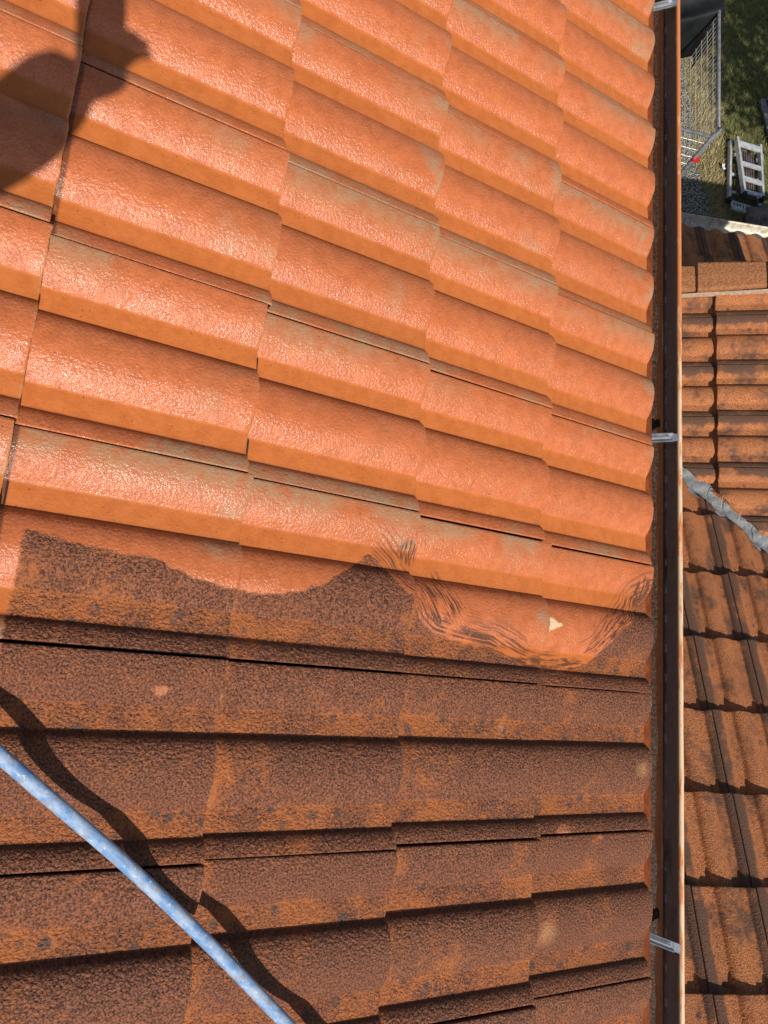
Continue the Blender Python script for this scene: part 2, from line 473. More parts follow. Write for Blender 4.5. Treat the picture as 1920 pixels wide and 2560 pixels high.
class MB:
    """collects simple shapes into one mesh"""

    def __init__(s):
        s.v = []
        s.f = []

    def box(s, c, X, Y, Z, dx, dy, dz, bev=0.0):
        c = Vector(c)
        X, Y, Z = Vector(X).normalized(), Vector(Y).normalized(), Vector(Z).normalized()
        n = len(s.v)
        for sx in (-1, 1):
            for sy in (-1, 1):
                for sz in (-1, 1):
                    s.v.append(c + X * (sx * dx / 2) + Y * (sy * dy / 2) + Z * (sz * dz / 2))
        for q in ((0, 1, 3, 2), (4, 6, 7, 5), (0, 4, 5, 1), (2, 3, 7, 6), (0, 2, 6, 4), (1, 5, 7, 3)):
            s.f.append([n + i for i in q])
        return s

    def beam(s, a, b, w, h, up=(0, 0, 1)):
        a, b = Vector(a), Vector(b)
        d = (b - a)
        L = d.length
        d.normalize()
        side = Vector(up).cross(d)
        if side.length < 1e-4:
            side = Vector((1, 0, 0)).cross(d)
        side.normalize()
        u = d.cross(side)
        return s.box((a + b) / 2, d, side, u, L, w, h)

    def tube(s, pts, r, seg=8, cap=True, closed=False):
        pts = [Vector(p) for p in pts]
        rs = r if isinstance(r, (list, tuple)) else [r] * len(pts)
        rings = []
        prev = None
        for i, p in enumerate(pts):
            d = (pts[min(i + 1, len(pts) - 1)] - pts[max(i - 1, 0)]).normalized()
            if prev is None:
                a = d.cross(Vector((0, 0, 1)))
                if a.length < 1e-3:
                    a = d.cross(Vector((1, 0, 0)))
            else:
                a = prev - d * prev.dot(d)
            a.normalize()
            prev = a
            b = d.cross(a)
            n = len(s.v)
            for j in range(seg):
                t = 2 * math.pi * j / seg
                s.v.append(p + a * (rs[i] * math.cos(t)) + b * (rs[i] * math.sin(t)))
            rings.append(n)
        for i in range(len(rings) - 1):
            for j in range(seg):
                k = (j + 1) % seg
                s.f.append([rings[i] + j, rings[i] + k, rings[i + 1] + k, rings[i + 1] + j])
        if cap:
            s.f.append([rings[0] + j for j in range(seg)][::-1])
            s.f.append([rings[-1] + j for j in range(seg)])
        return s

    def build(s, name, mat, parent=None, smooth=False):
        return link(name, pymesh(name, s.v, s.f, smooth), mat, parent)


def catmull(pts, n):
    P = [Vector(p) for p in pts]
    P = [P[0] * 2 - P[1]] + P + [P[-1] * 2 - P[-2]]
    out = []
    for i in range(1, len(P) - 2):
        for k in range(n):
            t = k / n
            a, b, c, d = P[i - 1], P[i], P[i + 1], P[i + 2]
            out.append(0.5 * ((2 * b) + (c - a) * t + (2 * a - 5 * b + 4 * c - d) * t * t + (3 * b - a - 3 * c + d) * t ** 3))
    out.append(P[-2])
    return out


# ------------------------------------------------------------------ roof tile
# cross section of one roll and pan: steep left side, rounded top, flat pan
_x = np.arange(0, 111.01, 0.5)
_sl = np.interp(_x, [0, 2, 4, 9, 17, 29, 42, 52, 111], [2.2, 1.9, 1.45, 0.86, 0.47, 0.22, 0.06, -0.04, -0.80])
PX = np.concatenate([_x, [112, 150.0]])
_h = np.concatenate([[0], np.cumsum((_sl[1:] + _sl[:-1]) * 0.25)])
_h = _h - np.interp(_x, [52, 111], [0, _h[-1]])
PZ = np.concatenate([_h, [0, 0]])
_q = np.arange(-30, 181, 0.5)
_z = np.interp(_q % 150, PX, PZ)
_k = np.exp(-0.5 * (np.arange(-3, 3.5, 0.5) / 0.55) ** 2)
_z = np.convolve(_z, _k / _k.sum(), 'same')


def prof(yp, width=0.3):
    """height of the tile surface above the joint level, yp metres across from the joint"""
    ym = np.asarray(yp) / width * 300.0
    q = (ym + 36) % 150
    z = np.interp(q, _q, _z) - 22.0
    flat = np.interp(ym - 264, [0, 2, 8, 18, 36], [0, 4.0, 10.5, 16.0, 21.6]) - 22.0
    return np.where(ym > 264, flat, z) / 1000.0


def tile_mesh(name, O, X, Y, Z, gauge, width=0.3, fine=True, uv0=(0.0, 0.0), uvs=(1, -1), gap=0.003, cuts=(), seed=0, drop=0.028, attrs=None, thick=0.024, relief=1.0):
    """one interlocking roof tile. X runs down the slope, Y across it, Z out of it; O is the joint corner at the butt end"""
    r = np.random.default_rng(seed)
    L = gauge + 0.055
    dx, dy = (0.006, 0.0035) if fine else (0.03, 0.0042)
    ys = np.linspace(0.0012, width - gap, int(width / dy))
    ys = np.concatenate([[0.0, 0.0005], ys, [width - gap + 0.0006, width - gap + 0.001]])
    xs = np.concatenate([np.arange(-L, -0.008, dx), [-0.006, -0.0032, -0.0014, -0.0004, 0.0]])
    bx = np.interp(xs, [-0.006, -0.0032, -0.0014, -0.0004, 0.0], [0, -0.0003, -0.0009, -0.0018, -0.0032])
    by = np.zeros(len(ys))
    by[0], by[1], by[2] = -0.0022, -0.0010, -0.0002
    by[-1], by[-2], by[-3] = -0.0022, -0.0010, -0.0002
    XX, YY = np.meshgrid(xs, ys, indexing='ij')
    ZZ = prof(YY, width) + bx[:, None] + by[None, :]
    # a little wander of the butt edge
    wob = np.interp(ys, np.linspace(0, width, 14), r.normal(0, 0.0008, 14)) + r.normal(0, 0.00022, len(ys))
    XX = XX + np.where(xs > -0.03, (xs + 0.03) / 0.03, 0)[:, None] * wob[None, :]
    tl = drop / gauge
    X, Y, Z = np.array(X), np.array(Y), np.array(Z)
    Xt = X * math.cos(math.atan(tl)) + Z * math.sin(math.atan(tl))
    Zt = Z * math.cos(math.atan(tl)) - X * math.sin(math.atan(tl))
    ZZ = ZZ * relief
    V = XX[..., None] * Xt + YY[..., None] * Y + ZZ[..., None] * Zt
    nx, ny = XX.shape
    idx = np.arange(nx * ny).reshape(nx, ny)
    F = np.stack([idx[:-1, :-1], idx[1:, :-1], idx[1:, 1:], idx[:-1, 1:]], -1).reshape(-1, 4)
    flip = np.dot(np.cross(X, Y), Z) < 0
    V = V.reshape(-1, 3)
    tx, ty = XX.ravel(), YY.ravel()
    # skirt along all four borders so the tile has its thickness
    border = np.concatenate([idx[:, 0], idx[-1, 1:], idx[-2::-1, -1], idx[0, -2:0:-1]])
    side_n = len(border)
    th = np.full(len(border), thick * 0.6)
    th[tx[border] > -0.001] = thick
    base = len(V)
    V = np.concatenate([V, V[border] - Zt * th[:, None]])
    tx = np.concatenate([tx, tx[border]])
    sb = ty[border].copy()
    sb[(ty[border] > width - gap - 0.0005) & (tx[border] < -0.001)] = 2.0
    ty = np.concatenate([ty, sb])
    nb = len(border)
    j = np.arange(nb)
    S = np.stack([border[j], base + j, base + (j + 1) % nb, border[(j + 1) % nb]], -1)
    F = np.concatenate([F, S])
    if np.dot(np.cross(X, Y), Z) > 0:
        pass
    else:
        F = F[:, ::-1]
    me = bpy.data.meshes.new(name)
    me.vertices.add(len(V))
    me.vertices.foreach_set('co', V.astype(np.float32).ravel())
    me.loops.add(F.size)
    me.loops.foreach_set('vertex_index', F.ravel().astype(np.int32))
    me.polygons.add(len(F))
    me.polygons.foreach_set('loop_start', np.arange(0, F.size, 4, dtype=np.int32))
    sm = np.ones(len(F), bool)
    sm[-nb:] = False
    me.polygons.foreach_set('use_smooth', sm)
    me.update(calc_edges=True)
    lv = F.ravel()
    u = me.uv_layers.new(name='roof')
    rc = np.stack([uv0[0] + uvs[0] * tx, uv0[1] + uvs[1] * ty], -1)
    u.data.foreach_set('uv', rc[lv].astype(np.float32).ravel())
    u = me.uv_layers.new(name='tile')
    tt = np.stack([tx * (0.357 / gauge), ty * (0.3 / width)], -1)
    u.data.foreach_set('uv', tt[lv].astype(np.float32).ravel())
    if attrs:
        for an, fn in attrs.items():
            a = me.attributes.new(an, 'FLOAT', 'POINT')
            a.data.foreach_set('value', fn(rc[:, 0], rc[:, 1]).astype(np.float32))
    if cuts:
        bm = bmesh.new()
        bm.from_mesh(me)
        for co, no in cuts:
            lc = Vector(co) - Vector(O)
            res = bmesh.ops.bisect_plane(bm, geom=bm.verts[:] + bm.edges[:] + bm.faces[:], dist=1e-5, plane_co=lc, plane_no=Vector(no), clear_outer=True)
            ed = [e for e in res['geom_cut'] if isinstance(e, bmesh.types.BMEdge)]
            ex = bmesh.ops.extrude_edge_only(bm, edges=ed)
            vs = [v for v in ex['geom'] if isinstance(v, bmesh.types.BMVert)]
            bmesh.ops.translate(bm, verts=vs, vec=Vector(-Zt * 0.016))
        bm.to_mesh(me)
        bm.free()
        me.update()
    return me


def poly_sd(poly):
    """signed distance to a closed polygon, positive inside"""
    P = np.array(poly)
    A, B = P, np.roll(P, -1, 0)

    def f(u, v):
        d = np.full(u.shape, 1e9)
        ins = np.zeros(u.shape, bool)
        for a, b in zip(A, B):
            e = b - a
            t = np.clip(((u - a[0]) * e[0] + (v - a[1]) * e[1]) / (e @ e + 1e-12), 0, 1)
            d = np.minimum(d, np.hypot(u - a[0] - t * e[0], v - a[1] - t * e[1]))
            if a[1] != b[1]:
                c = ((a[1] > v) != (b[1] > v)) & (u < (b[0] - a[0]) * (v - a[1]) / (b[1] - a[1]) + a[0])
                ins ^= c
        return np.where(ins, d, -d)
    return f


# where the pressure washing stopped, in metres down the roof and along the eave
STOP = [(-1.3877, -0.7434), (-1.3651, -0.7463), (-1.3277, -0.7524), (-1.2857, -0.7563), (-1.2555, -0.7596), (-1.2083, -0.7590), (-1.1859, -0.7664), (-1.1448, -0.7784), (-1.1062, -0.7863), (-1.0588, -0.7883), (-1.0179, -0.7911), (-0.9777, -0.7846), (-0.941, -0.7741), (-0.9033, -0.7576), (-0.8665, -0.7343), (-0.8215, -0.7041), (-0.8032, -0.6908), (-0.7905, -0.6998), (-0.774, -0.7116), (-0.763, -0.7288), (-0.7392, -0.7519), (-0.6929, -0.7723), (-0.6795, -0.7962), (-0.6418, -0.8182), (-0.5972, -0.826), (-0.5542, -0.8315), (-0.4975, -0.8367), (-0.4458, -0.8522), (-0.3989, -0.8685), (-0.3233, -0.8768), (-0.2643, -0.873), (-0.2097, -0.8565), (-0.1663, -0.8262), (-0.1259, -0.7787), (-0.0775, -0.7459), (-0.050, -0.7189), (-0.044, -0.7022), (-0.040, -0.690), (-0.030, -0.684), (-0.012, -0.676), (0.03, -0.668)]
sd_wash = poly_sd(STOP + [(0.6, -0.66), (0.6, 3.0), (-3.5, 3.0), (-3.5, -0.95), (-1.50, -0.93), (-1.3945, -0.9191), (-1.3925, -0.8914), (-1.389, -0.8286), (-1.3885, -0.7879)])
_c1 = poly_sd([(-0.3296, -0.7537), (-0.29, -0.7683), (-0.3284, -0.7851)])
_c2 = poly_sd([(-0.6957, -0.7606), (-0.6837, -0.7795), (-0.694, -0.7925)])
sd_chip = lambda u, v: np.maximum(_c1(u, v), _c1(u, v))

# ------------------------------------------------------------------ the tiled house
TH = math.radians(27)
ZE = 7.25
G = 0.35679
U = np.array([math.cos(TH), 0, -math.sin(TH)])
V_ = np.array([0, 1.0, 0])
N_ = np.array([math.sin(TH), 0, math.cos(TH)])
E0 = np.array([0, 0, ZE])


def rp(u, v, n=0.0):
    return Vector((E0 + U * u + V_ * v + N_ * n).tolist())


house = empty('tiled_house', (-4.0, 0, 0))
tag(house, 'large tiled roof filling most of the photo, washed orange above, dirty brown below', 'house')
HO = Vector(house.location)
JITV = {(1, 1): -0.010, (3, 0): 0.004, (3, 2): 0.004, (2, 3): -0.003, (3, 3): -0.004}
for k in range(0, 7):
    for j in range(-6, 8):
        vis = k <= 4 and -4 <= j <= 5
        s = 1000 + 31 * k + j
        r = np.random.default_rng(s)
        u0 = -G * k + r.normal(0, 0.0012) + JITV.get((k, j), 0)
        v0 = -0.3 * j + r.normal(0, 0.0006)
        n0 = r.normal(0, 0.0009) + (0.003 if k == 4 else 0)
        gp = 0.0030 + 0.0018 * r.random() + (0.0004 if j >= 2 else 0) * r.random()
        P = rp(u0, v0, n0)
        sk = r.normal(0, 0.0022)
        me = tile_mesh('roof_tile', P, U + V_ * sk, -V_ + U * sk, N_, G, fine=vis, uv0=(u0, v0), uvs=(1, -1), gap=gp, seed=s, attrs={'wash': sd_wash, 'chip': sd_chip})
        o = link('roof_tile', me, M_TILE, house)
        o.location = P - HO
        if j == 2 and k == 3:
            o['label'] = 'tile with a dirty brown tongue left inside the washed orange'
        elif j == 2 and k == 2:
            o['label'] = 'half washed tile with an orange scallop on its upper edge'
        elif j == 2 and k == 1:
            o['label'] = 'tile with diagonal brush scratches and half its dirt removed'
        elif j == 2 and k == 0:
            o['label'] = 'eave tile with a washed fan shape and a pale triangular chip'
        elif j >= 3:
            o['label'] = 'unwashed dark brown mottled tile'

# battens and underlay beneath the tiles
mb = MB()
mb.box(rp(-1.2, 0, -0.085), U, V_, N_, 2.36, 4.6, 0.02)
for k in range(0, 7):
    mb.box(rp(-G * k - G + 0.03, 0, -0.062), U, V_, N_, 0.04, 4.6, 0.024)
o = mb.build('roof_underlay', M_DECK, house)
o.location = -HO
# wall and soffit below the eave
mb = MB().box((-2.9, 0, 3.45), (1, 0, 0), (0, 1, 0), (0, 0, 1), 5.2, 4.4, 6.9)
o = mb.build('wall', M_RENDER, house)
o.location = -HO
mb = MB().box((-0.06, 0, 7.06), (1, 0, 0), (0, 1, 0), (0, 0, 1), 0.02, 4.6, 0.16)
o = mb.build('fascia_board', M_DECK, house)
o.location = -HO

# orange eave sheet running from under the tiles into the gutter
prof_sheet = [(-0.10, -0.040), (0.036, -0.040), (0.040, -0.0405), (0.0555, -0.0455), (0.0575, -0.052), (0.060, -0.075)]
vs, fs = [], []
ya = np.linspace(-2.3, 2.3, 93)
for i, y in enumerate(ya):
    for (a, b) in prof_sheet:
        vs.append(rp(a, y, b + 0.0006 * math.sin(y * 9)))
    for (a, b) in prof_sheet[::-1]:
        vs.append(rp(a - 0.0005, y, b - 0.0018 + 0.0006 * math.sin(y * 9)))
m = 2 * len(prof_sheet)
for i in range(len(ya) - 1):
    for q in range(m):
        fs.append([i * m + q, i * m + (q + 1) % m, (i + 1) * m + (q + 1) % m, (i + 1) * m + q])
o = link('eave_sheet', pymesh('eave_sheet', vs, fs), M_FLASH, house)
o.location = -HO

# half round gutter
GX, GZ, GR = 0.0545, 7.139, 0.070
gut = empty('gutter', -HO)
gut.parent = house
vs, fs = [], []
NA = 20
ya = np.linspace(-2.3, 2.3, 70)
for y in ya:
    for q in range(NA + 1):
        t = math.pi + math.pi * q / NA
        vs.append((GX + GR * math.cos(t), y, GZ + GR * math.sin(t)))
    for q in range(NA, -1, -1):
        t = math.pi + math.pi * q / NA
        vs.append((GX + (GR + 0.002) * math.cos(t), y, GZ + (GR + 0.002) * math.sin(t)))
m = 2 * (NA + 1)
for i in range(len(ya) - 1):
    for q in range(m):
        fs.append([i * m + q, i * m + (q + 1) % m, (i + 1) * m + (q + 1) % m, (i + 1) * m + q])
link('trough', pymesh('trough', vs, fs, True), M_GUT, gut)
mb = MB()
bp = [(GX + GR + 0.0050, y, GZ + 0.001 + 0.0004 * math.sin(y * 5.1)) for y in np.linspace(-2.3, 2.3, 60)]
mb.tube(bp, 0.0068, 14)
mb.build('bead', M_BEAD, gut, True)
# soapy silt lying in the bottom of the trough
vs, fs = [], []
ya = np.linspace(-2.3, 2.3, 500)
for y in ya:
    lev = 7.0850 + 0.0016 * math.sin(y * 17) + 0.001 * math.sin(y * 43 + 1) + 0.0005 * rng.normal()
    hw = math.sqrt(GR ** 2 - (GZ - lev) ** 2)
    for q in range(22):
        x = -hw + 2 * hw * q / 21
        vs.append((GX + x, y, lev - 0.003 * abs(x / hw) ** 6 + 0.0006 * math.sin(y * 120 + x * 300)))
for i in range(len(ya) - 1):
    for q in range(21):
        fs.append([i * 22 + q, i * 22 + q + 1, (i + 1) * 22 + q + 1, (i + 1) * 22 + q])
link('silt', pymesh('silt', vs, fs, True), M_SILT, gut)
# galvanised brackets: a folded strap from the fascia to the bead
for y, yw in ((1.131, 0.0), (-0.233, 0.0), (-1.471, 0.025)):
    mb = MB()
    a = Vector((0.028, y + yw * 0.85, 7.0975))
    b = Vector((0.1195, y, 7.151))
    d = (b - a).normalized()
    up = Vector((0, 1, 0)).cross(d)
    up = -up if up.z < 0 else up
    mb.beam(a, b, 0.020, 0.0022)
    mb.beam(a + Vector((0, 0.0102, 0)) + up * 0.004, b + Vector((0, 0.0102, 0)) + up * 0.004 - d * 0.012, 0.0022, 0.0085)
    mb.beam(a + Vector((0, -0.0102, 0)) + up * 0.003, b + Vector((0, -0.0102, 0)) + up * 0.003 - d * 0.012, 0.0022, 0.0065)
    mb.tube([a + up * 0.003, b + up * 0.003 - d * 0.02], 0.0046, 8)
    mb.box(b - d * 0.006, d, Vector((0, 1, 0)), up, 0.016, 0.020, 0.004)
    mb.build('gutter_bracket', M_GALV, gut)

# ------------------------------------------------------------------ the lower annex roofs
annex = empty('annex_house', (3.4, 0.6, 0))
tag(annex, 'lower annex roofs of dusty brown tiles beyond the gutter, with grey valley strip', 'annex')
AO = Vector(annex.location)
SB = math.radians(24)
dB = np.array([-math.cos(SB), 0, -math.sin(SB)])
cB = np.array([0, -1.0, 0])
nB = np.array([-math.sin(SB), 0, math.cos(SB)])
oB = np.array([1.4527, 1.2521, 5.1694])
AZ = math.radians(90.8)
SC = math.radians(22.87)
dC = np.array([math.cos(AZ) * math.cos(SC), math.sin(AZ) * math.cos(SC), -math.sin(SC)])
eC = np.array([math.sin(AZ), -math.cos(AZ), 0])
nC = np.cross(dC, -eC)
nC = nC if nC[2] > 0 else -nC
oC = np.array([1.3876, 0.076, 5.1989])
VP = Vector((1.5, 0.0975, 5.1905))
VL = Vector((0.6618, -0.6894, 0.2946)).normalized()
VS = VL.cross(Vector((0, 0, 1))).normalized()          # horizontal, to the south-west of the valley
if VS.y > 0:
    VS = -VS
VERGE = Vector((1.5, 1.2521 + 0.235, 5.2))


def add_tile(me, P, parent=annex):
    if len(me.polygons) < 40:
        bpy.data.meshes.remove(me)
        return
    o = link('roof_tile', me, M_ANX, parent)
    o.location = P - AO


def far_side(P, X, Y, L, w, co, no):
    """does any corner of the tile lie on the kept side of the cutting plane"""
    return min((Vector(P) + Vector(X) * a + Vector(Y) * b - Vector(co)).dot(Vector(no)) for a in (0, -L) for b in (0, w)) < -0.01


for k in range(-1, 3):
    for j in range(-1, 9):
        P = Vector((oB - dB * 0.36 * k + cB * 0.3 * j).tolist())
        r = np.random.default_rng(300 + 17 * k + j)
        P += Vector((dB * r.normal(0, 0.002)).tolist())
        cuts = []
        cc = VP - VS * 0.040
        if not far_side(P, dB, cB, 0.42, 0.3, cc, VS):
            continue
        if max((P + Vector((dB * a + cB * b).tolist()) - cc).dot(VS) for a in (0, -0.42) for b in (0, 0.3)) > 0:
            cuts.append((cc, VS))
        if j == -1:
            cuts.append((VERGE, (0, 1, 0)))
        me = tile_mesh('roof_tile', P, dB, cB, nB, 0.36, relief=1.0, fine=False, uv0=(k * 1.0, j * 0.3), gap=0.004, cuts=cuts, seed=300 + 17 * k + j)
        add_tile(me, P)
gC, wC = 0.3657, 0.279
for k in range(-3, 9):
    for j in range(-5, 6):
        P = Vector((oC - dC * gC * k - eC * wC * j).tolist())
        if P.x < 0.2 or P.x > 3.0:
            continue
        r = np.random.default_rng(700 + 19 * k + j)
        P += Vector((dC * r.normal(0, 0.002)).tolist())
        cuts = []
        cc = VP + VS * 0.030
        if not far_side(P, dC, eC, 0.42, wC, cc, -VS):
            continue
        if max((P + Vector((dC * a + eC * b).tolist()) - cc).dot(-VS) for a in (0, -0.42) for b in (0, wC)) > 0:
            cuts.append((cc, -VS))
        me = tile_mesh('roof_tile', P, dC, eC, nC, gC, width=wC, relief=1.0, fine=False, uv0=(k * 1.0 + 20, j * 0.3), gap=0.0035, cuts=cuts, seed=700 + 19 * k + j, drop=0.024)
        add_tile(me, P)
# low roof north of the verge
SA = math.radians(22.5)
dA = np.array([0, math.cos(SA), -math.sin(SA)])
eA = np.array([1.0, 0, 0])
nA = np.array([0, math.sin(SA), math.cos(SA)])
oA = np.array([2.235, 2.868, 3.66])
for k in range(0, 4):
    for j in range(-3, 14):
        P = Vector((oA - dA * 0.36 * k + eA * 0.3 * j).tolist())
        me = tile_mesh('roof_tile', P, dA, eA, nA, 0.36, relief=1.0, fine=False, uv0=(k * 1.0 + 40, j * 0.3), gap=0.004, seed=900 + 11 * k + j)
        add_tile(me, P)

# verge caps: tapered square channel tiles, wide end down the slope
for i in range(-2, 4):
    mb = []
    s0 = 0.105 - 0.375 * i
    q0 = oB + dB * s0 - cB * 0.222
    Lc = 0.415
    w0, w1 = 0.088, 0.074
    vs, fs = [], []
    secs = []
    for a, w, h in ((0.0, w0 - 0.002, 0.056), (-0.004, w0, 0.0595), (-0.1, w0 - 0.003, 0.057), (-0.25, w0 - 0.008, 0.050), (-Lc, w1, 0.040)):
        c = q0 + dB * a
        pr = [(-w, -0.035), (-w, h - 0.012), (-w + 0.004, h - 0.003), (-w + 0.012, h), (0, h + 0.004), (w - 0.012, h), (w - 0.004, h - 0.003), (w, h - 0.012), (w, -0.10)]
        secs.append([Vector((c + cB * (-x) + nB * z).tolist()) for x, z in pr])
    np_ = len(secs[0])
    for sct in secs:
        vs += sct
    for a in range(len(secs) - 1):
        for b in range(np_ - 1):
            fs.append([a * np_ + b, a * np_ + b + 1, (a + 1) * np_ + b + 1, (a + 1) * np_ + b])
    fs.append(list(range(np_)))
    fs.append(list(range((len(secs) - 1) * np_, len(secs) * np_))[::-1])
    o = link('verge_cap', pymesh('verge_cap', vs, fs), M_CAP, annex)
    o.location = -AO
vs, fs = [], []
for i in range(160):
    s = 0.9 - i * 0.0135
    base = oB + dB * s + cB * (-0.222 + 0.088 + 0.001)
    w = 0.006 + 0.003 * rng.random()
    for (a, z) in ((0, 0.024), (w, 0.020 + 0.003 * rng.random()), (w + 0.002, -0.008), (0, -0.012)):
        vs.append(Vector((base + cB * a + nB * z).tolist()))
for i in range(159):
    for q in range(4):
        fs.append([i * 4 + q, i * 4 + (q + 1) % 4, (i + 1) * 4 + (q + 1) % 4, (i + 1) * 4 + q])
o = link('mortar_line', pymesh('mortar_line', vs, fs), M_MORTAR, annex)
o.location = -AO

# valley strip of dressed lead between the two cut tile edges
vs, fs = [], []
NS = 170
cr = [-0.062, -0.050, -0.045, -0.036, -0.03, -0.012, 0.0, 0.012, 0.024, 0.032, 0.038, 0.043, 0.048]
for i in range(NS):
    t = -1.1 + i * 2.9 / (NS - 1)
    c = VP + VL * t
    for x in cr:
        dz = 0.20 * abs(x) - 0.036 + (0.006 if x > 0.03 else 0) + (0.0035 * math.sin(t * 47 + x * 60) + 0.002 * math.sin(t * 113 + x * 31) if abs(x) < 0.08 else 0)
        vs.append(c + VS * (x + 0.004 * math.sin(t * 21)) + Vector((0, 0, dz)))
w_ = len(cr)
for i in range(NS - 1):
    for q in range(w_ - 1):
        fs.append([i * w_ + q, i * w_ + q + 1, (i + 1) * w_ + q + 1, (i + 1) * w_ + q])
o = link('valley_strip', pymesh('valley_strip', vs, fs, True), M_LEAD, annex)
o.location = -AO
mb = MB()
for t0, hh in ((0.02, 0.05), (-0.09, 0.035), (0.20, 0.02)):
    a = VP + VL * t0
    mb.tube(catmull([a - VS * 0.045 + Vector((0, 0, 0.02)), a - VS * 0.02 + Vector((0, 0, hh)), a + VS * 0.02 + VL * 0.03 + Vector((0, 0, hh * 0.7)), a + VS * 0.03 + VL * 0.035 + Vector((0, 0, -0.005))], 6), 0.0016, 6)
o = mb.build('tie_wire', M_WIRE, annex)
o.location = -AO

# decks and walls of the annex
mb = MB()
mb.box((oB + dB * -0.75 + cB * 0.35 - nB * 0.085).tolist(), dB, cB, nB, 2.4, 1.12, 0.02)
mb.box((oC + dC * -1.75 + eC * 0.45 - nC * 0.085).tolist(), dC, eC, nC, 3.2, 3.2, 0.02)
mb.box((oA + dA * -0.72 + eA * 0.45 - nA * 0.085).tolist(), dA, eA, nA, 1.44, 2.7, 0.02)
mb.box((oA + dA * -0.72 + eA * 3.2 - nA * 0.085).tolist(), dA, eA, nA, 1.44, 2.8, 0.02)
o = mb.build('roof_underlay', M_DECK, annex)
o.location = -AO
mb = MB()
mb.box((1.9, 1.44, 2.35), (1, 0, 0), (0, 1, 0), (0, 0, 1), 2.8, 0.14, 4.7)
mb.box((3.8, 2.62, 1.7), (1, 0, 0), (0, 1, 0), (0, 0, 1), 5.6, 0.16, 3.4)
mb.box((1.3, -1.2, 2.2), (1, 0, 0), (0, 1, 0), (0, 0, 1), 2.4, 2.6, 4.4)
o = mb.build('wall', M_RENDER, annex)
o.location = -AO
# cream gutter along the low roof
vs, fs = [], []
xa = np.linspace(1.2, 6.6, 70)
gc = Vector((0, 2.925, 3.60))
prf = []
for q in range(13):
    t = math.pi + math.pi * q / 12
    prf.append((0.058 * math.cos(t), 0.058 * math.sin(t)))
for q in range(13):
    t = -math.pi / 2 + 0 + 1.5 * math.pi * q / 12 - math.pi / 2
    prf.append((0.058 + 0.011 + 0.011 * math.cos(t), 0.004 + 0.011 * math.sin(t)))
for x in xa:
    for a, b in prf:
        vs.append((x, gc.y + a, gc.z + b))
m = len(prf)
for i in range(len(xa) - 1):
    for q in range(m - 1):
        fs.append([i * m + q, i * m + q + 1, (i + 1) * m + q + 1, (i + 1) * m + q])
me = pymesh('gutter', vs, fs, True)
o = link('gutter', me, M_CREAM, annex)
o.location = -AO
sol = o.modifiers.new('thickness', 'SOLIDIFY')
sol.thickness = 0.002
mb = MB()
for i in range(14):
    x = 1.9 + i * 0.085
    t = math.radians(-52)
    mb.box((x, gc.y + 0.0572 * math.cos(t), gc.z + 0.0572 * math.sin(t)), (1, 0, 0), (0, math.cos(t), math.sin(t)), (0, -math.sin(t), math.cos(t)), 0.012, 0.005, 0.008)
mb.build('rivets', M_PAPER, o)

# ------------------------------------------------------------------ ground
me = pymesh('lawn', [(-80, -80, 0), (80, -80, 0), (80, 80, 0), (-80, 80, 0)], [[0, 1, 2, 3]])
o = link('lawn', me, mat_ground())
tag(o, kind='structure')
gp = [(-3, 2.4), (4.42, 2.4), (4.52, 5.2), (4.55, 5.62), (4.50, 6.0), (4.40, 6.3), (4.34, 6.6), (4.30, 7.2), (4.22, 7.7), (4.14, 8.3), (4.1, 9.5), (-3, 9.5)]
gpl = []
for a, b in zip(gp, gp[1:] + gp[:1]):
    for i in range(6):
        t = i / 6
        gpl.append((a[0] + (b[0] - a[0]) * t + rng.normal(0, 0.015), a[1] + (b[1] - a[1]) * t + rng.normal(0, 0.015), 0.004))
me = pymesh('gravel_path', gpl, [list(range(len(gpl)))])
o = link('gravel_path', me, mat_gravel())
tag(o, kind='structure')

# grass blades over the part of the lawn that shows
nb = 52000
gx = rng.uniform(4.1, 7.6, nb)
gy = rng.uniform(4.8, 11.0, nb)
edge = np.interp(gy, [4.8, 5.62, 6.0, 6.3, 6.6, 7.2, 7.7, 8.3, 9.5, 11], [4.5, 4.55, 4.5, 4.4, 4.34, 4.3, 4.22, 4.14, 4.1, 4.1])
kp = gx > edge + rng.normal(0, 0.05, nb)
gx, gy = gx[kp], gy[kp]
nb = len(gx)
h = rng.uniform(0.025, 0.075, nb)
an = rng.uniform(0, 2 * np.pi, nb)
ln = rng.uniform(0.2, 1.1, nb) * h
wd = rng.uniform(0.003, 0.006, nb)
a = np.stack([gx + np.cos(an + 1.57) * wd, gy + np.sin(an + 1.57) * wd, np.zeros(nb)], -1)
b = np.stack([gx - np.cos(an + 1.57) * wd, gy - np.sin(an + 1.57) * wd, np.zeros(nb)], -1)
c = np.stack([gx + np.cos(an) * ln, gy + np.sin(an) * ln, h], -1)
vv = np.stack([a, b, c], 1).reshape(-1, 3)
me = bpy.data.meshes.new('grass')
me.vertices.add(len(vv))
me.vertices.foreach_set('co', vv.astype(np.float32).ravel())
me.loops.add(len(vv))
me.loops.foreach_set('vertex_index', np.arange(len(vv), dtype=np.int32))
me.polygons.add(nb)
me.polygons.foreach_set('loop_start', np.arange(0, len(vv), 3, dtype=np.int32))
me.update(calc_edges=True)
T = NT('grass_blades')
p = T.pos()
s = T.sep(p)
a_ = T.noise(p, 2.2, 4, 0.65)
b_ = T.noise(p, 60, 3, 0.7)
near = T.step(T.math('ADD', s[0], T.math('MULTIPLY', a_, 0.5)), 5.25, 4.75)
f_ = T.math('ADD', T.math('MULTIPLY', near, 0.5), T.math('MULTIPLY', b_, 0.5))
